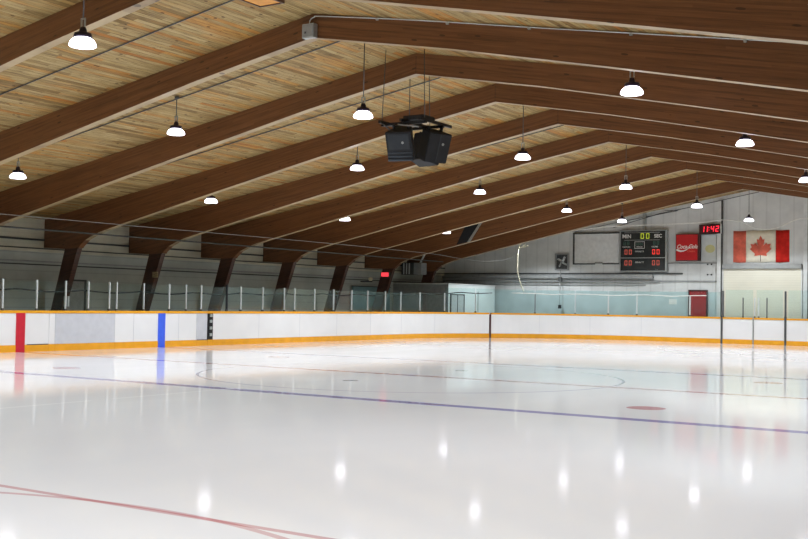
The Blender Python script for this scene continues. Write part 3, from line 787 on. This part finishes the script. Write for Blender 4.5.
# framed panel
e = empty('framed_panel', (0, Y, 0)); tag(e, 'large blank light grey panel in a dark frame on the end wall beside the scoreboard', 'panel')
bx('panel_face', 'pale', (-9.28, -6.98, -.05, -.001, 3.68, 5.12), e)
for n_, q in (('frame_bar', (-9.36, -9.28, -.09, -.001, 3.62, 5.20)), ('frame_bar', (-9.36, -6.95, -.09, -.001, 5.12, 5.20)), ('frame_bar', (-9.36, -8.2, -.07, -.001, 3.62, 3.68)), ('frame_bar', (-7.8, -6.95, -.07, -.001, 3.62, 3.68))): bx(n_, 'darkgrey', q, e)
bx('handle', 'mid', (-8.2, -7.8, -.08, -.001, 3.66, 3.74), e)
# scoreboard
x0, x1, z0, z1 = -6.82, -4.56, 3.30, 5.20
e = empty('scoreboard', (0, Y, 0)); tag(e, 'black electronic scoreboard with yellow and red digits on the end wall', 'scoreboard')
bx('cabinet', 'score_black', (x0, x1, -.22, -.001, z0, z1), e)
for q in ((x0-.03, x0+.02, -.24, -.001, z0-.03, z1+.03), (x1-.02, x1+.05, -.24, -.001, z0-.03, z1+.03), (x0, x1, -.24, -.001, z1, z1+.05), (x0, x1, -.24, -.001, z0-.04, z0), (x0, x1, -.235, -.22, 3.90, 3.935), (x0+.2, x1-.3, -.232, -.22, 4.76, 4.78), (x0+.2, x1-.3, -.232, -.22, 5.12, 5.14)): bx('frame_bar', 'steel', q, e)
yy = -.226
text('minutes_lettering', 'MIN', 'white_paint', .25, (x0+.32, yy, 4.95), e, bold=.006)
text('seconds_lettering', 'SEC', 'white_paint', .23, (x1-.38, yy, 4.95), e, bold=.006)
for x in (-5.80, -5.53): led('led_yellow', '0', x, 4.83, .16, .26, yy-.006, .035, e)
for x in (-6.66, -6.48, -5.18, -5.0): led('led_green_off', '8', x, 4.54, .11, .17, yy-.004, .022, e)
text('visitors_lettering', 'VISITORS', 'white_paint', .10, (-6.52, yy, 4.44), e); text('home_lettering', 'HOME', 'white_paint', .11, (-5.10, yy, 4.44), e)
bm = bmesh.new()
for q in ((-6.10, -5.60, 4.36, 4.38), (-6.10, -5.60, 4.68, 4.70), (-6.10, -6.08, 4.36, 4.70), (-5.62, -5.60, 4.36, 4.70)): box(bm, q[0], q[1], yy-.005, yy+.004, q[2], q[3])
link('period_frame', bm, 'white_paint', e)
text('period_lettering', 'PERIOD', 'white_paint', .09, (-5.85, yy, 4.44), e)
for x in (-6.02, -5.93, -5.84, -5.75): led('led_green_off', '8', x, 4.52, .06, .11, yy-.004, .014, e)
for z, r_ in ((4.08, 0), (3.56, 1)):
    for x in (-6.60, -6.38, -5.22, -5.00): led('led_red_dim' if r_ or x < -6 else 'led_red', '0', x, z, .14, .24, yy-.006, .034, e)
    text('penalty_lettering', 'PENALTY', 'white_paint', .105, (-5.85, yy, z+.14), e)
text('maker_plate', '- - -', 'white_paint', .07, (-5.0, yy, 3.36), e)
tag(bx('hanger_post', 'steel', (-5.74, -5.60, Y-.14, Y-.01, 5.26, 6.06)), 'short pale post fixed to the wall above the scoreboard', 'post')
tag(tb('brace_cable', 'darksteel', [(-7.2, Y-.2, 5.40), (-4.94, Y-.2, 6.0), (-2.89, Y-.2, 6.37), (-.26, Y-.2, 6.86)], .018, seg=6), 'dark slanting conduit under the gable from the scoreboard up to the ridge', 'conduit')
tag(tb('brace_cable', 'darksteel', [(-9.3, Y-.04, 5.24), (-7.3, Y-.04, 5.62), (-4.05, Y-.04, 6.14), (-4.7, Y-.04, 6.18)], .014, seg=6), 'thin dark cable from the framed panel up past the scoreboard post', 'cable')
# drink sign
e = empty('drink_sign', (0, Y, 0)); tag(e, 'square red soft drink sign with white script on the end wall', 'sign')
bx('sign_box', 'sign_frame', (-4.08, -2.94, -.22, -.001, 3.76, 5.02), e)
bx('sign_face', 'sign_red', (-4.05, -3.04, -.235, -.22, 3.79, 4.99), e)
text('script_lettering', 'Coca-Cola', 'white_paint', .265, (-3.54, -.238, 4.42), e, shear=.35, sx=.86, bold=.004)
bm = bmesh.new()
wv = [(-4.04, 4.28, .075), (-3.93, 4.25, .10), (-3.84, 4.215, .085), (-3.70, 4.225, .06), (-3.58, 4.27, .045), (-3.46, 4.35, .03), (-3.36, 4.42, .02), (-3.26, 4.45, .012)]
for (xa, za, ha), (xb, zb, hb_) in zip(wv, wv[1:]):
    v = [bm.verts.new(p) for p in ((xa, -.242, za-ha/2), (xb, -.242, zb-hb_/2), (xb, -.242, zb+hb_/2), (xa, -.242, za+ha/2))]
    u = [bm.verts.new((p.co.x, -.236, p.co.z)) for p in v]
    bm.faces.new(v); bm.faces.new(u[::-1])
    for i in range(4): bm.faces.new((v[i], v[(i+1) % 4], u[(i+1) % 4], u[i]))
link('white_ribbon', bm, 'white_paint', e)
text('small_lettering', 'Classic', 'flag_lit_red', .14, (-3.33, -.238, 4.21), e)
# LED clock
e = empty('digital_clock', (-2.46, Y-.02, 5.22)); e.rotation_euler = (0, math.radians(-1.5), 0); tag(e, 'dark red digital clock reading 11 42 above the crest board', 'clock')
bx('housing', 'clock_face', (-.49, .49, -.24, -.001, -.22, .22), e); bx('end_cap', 'pale', (.49, .52, -.24, -.001, -.22, .22), e)
bm = bmesh.new()
for ch, x in (('1', -.42), ('1', -.26), ('4', .03), ('2', .25)): led('led_clock', ch, x, -.13, .15, .27, -.25, .036, e, .12)
bm.free()
for z in (-.06, .05): bx('colon_dot', 'led_clock', (-.055, -.02, -.25, -.242, z, z+.035), e)
# crest board
e = empty('crest_board', (0, Y, 0)); tag(e, 'pale board with a round yellow crest under the digital clock', 'notice board')
bx('board_face', 'crest_board', (-2.92, -2.22, -.05, -.001, 3.78, 4.98), e, .006)
bm = bmesh.new(); lathe(bm, [(0, 0), (.19, 0), (.20, .012), (0, .012)], 24); bmesh.ops.scale(bm, verts=bm.verts, vec=(1.15, .95, 1)); bmesh.ops.rotate(bm, verts=bm.verts, matrix=Matrix.Rotation(math.pi/2, 3, 'X')); bmesh.ops.translate(bm, verts=bm.verts, vec=(-2.50, -.05, 4.32)); link('crest', bm, 'gold', e)
bolts = bmesh.new()
for n_, (x, z) in enumerate([(-2.62, 3.60), (-2.44, 3.60), (-2.62, 3.12), (-2.44, 3.12)]):
    tag(tb('wall_bolt', 'black', [(x, Y-.05, z), (x, Y-.002, z)], .035, seg=10), ['upper bolt of the four under the crest board, nearer the drink sign', 'upper bolt of the four under the crest board, nearer the column', 'lower bolt of the four under the crest board, nearer the drink sign', 'lower bolt of the four under the crest board, nearer the column'][n_], 'bolt', 'four bolts under the crest board')
# red door
d = tag(empty('door_2'), kind='structure')
bx('door_leaf', 'red_door', (-3.44, -2.66, Y-.06, Y-.001, -.06, 2.34), d)
for q in ((-3.50, -3.44, Y-.09, Y-.001, -.06, 2.41), (-2.66, -2.60, Y-.09, Y-.001, -.06, 2.41), (-3.44, -2.66, Y-.09, Y-.001, 2.34, 2.41)): bx('door_frame', 'sign_frame', q, d)
bx('push_bar', 'steel', (-3.38, -2.72, Y-.12, Y-.06, 1.02, 1.07), d)
tag(bx('notice_sheet', 'white_paint', (-4.45, -4.08, Y-.02, Y-.001, 1.72, 1.96)), 'small white notice on the teal wall beside the red door', 'notice')
# roller door behind the end gate
d = tag(empty('door_3'), kind='structure')
bx('roller_curtain', 'cream', (-1.86, 1.58, Y-.08, Y-.001, -.06, 3.38), d)
bx('roller_housing', 'mid', (-1.90, 1.62, Y-.22, Y-.001, 3.38, 3.60), d, .02)
bx('guide_rail', 'pale', (-1.92, -1.86, Y-.12, Y-.001, -.06, 3.38), d); bx('guide_rail', 'pale', (1.58, 1.64, Y-.12, Y-.001, -.06, 3.38), d)
# flag
FX0, FX1, FZ0, FZ1 = -1.44, 1.05, 3.68, 5.12
e = empty('canadian_flag', (0, Y, 0)); tag(e, 'red and white maple leaf flag hanging on the end wall', 'flag')
def wav(x, z): return -.03-.018*math.sin(x*9.0+z*.6)*(1 if x > .4 else .5)-.010*math.sin(x*23)
def cloth(name, xa, xb, m):
    bm = bmesh.new(); nx, nz = 14, 6; g = []
    for i in range(nx+1):
        x = xa+(xb-xa)*i/nx
        g.append([bm.verts.new((x, wav(x, z), z+.012*math.sin(x*7))) for z in [FZ0+(FZ1-FZ0)*j/nz for j in range(nz+1)]])
    for i in range(nx):
        for j in range(nz): bm.faces.new((g[i][j], g[i+1][j], g[i+1][j+1], g[i][j+1]))
    o = link(name, bm, m, e, True)
    md = o.modifiers.new('thickness', 'SOLIDIFY'); md.thickness = .004
    return o
W4 = (FX1-FX0)/4
cloth('red_bar', FX0, FX0+W4*.92, 'flag_lit_red'); cloth('white_field', FX0+W4*.92, FX1-W4*.95, 'flag_white'); cloth('red_bar', FX1-W4*.95, FX1, 'flag_red')
half = [(0, 1.0), (.13, .74), (.26, .80), (.19, .40), (.38, .58), (.44, .47), (.68, .51), (.60, .30), (.72, .20), (.38, -.08), (.42, -.22), (.04, -.17)]
leaf = half+[(-x, z) for x, z in half[::-1] if x > 0]
bm = bmesh.new(); lc, ls = -.20, .76
a = [bm.verts.new((lc+x*.667, -.075, 4.13+z*ls)) for x, z in leaf]; b = [bm.verts.new((v.co.x, -.070, v.co.z)) for v in a]
bm.faces.new(a); bm.faces.new(b[::-1])
for i in range(len(a)): bm.faces.new((a[i], a[(i+1) % len(a)], b[(i+1) % len(a)], b[i]))
link('maple_leaf', bm, 'flag_lit_red', e)
bx('leaf_stem', 'sign_frame', (lc-.012, lc+.012, -.075, -.070, FZ0+.04, 4.02), e)
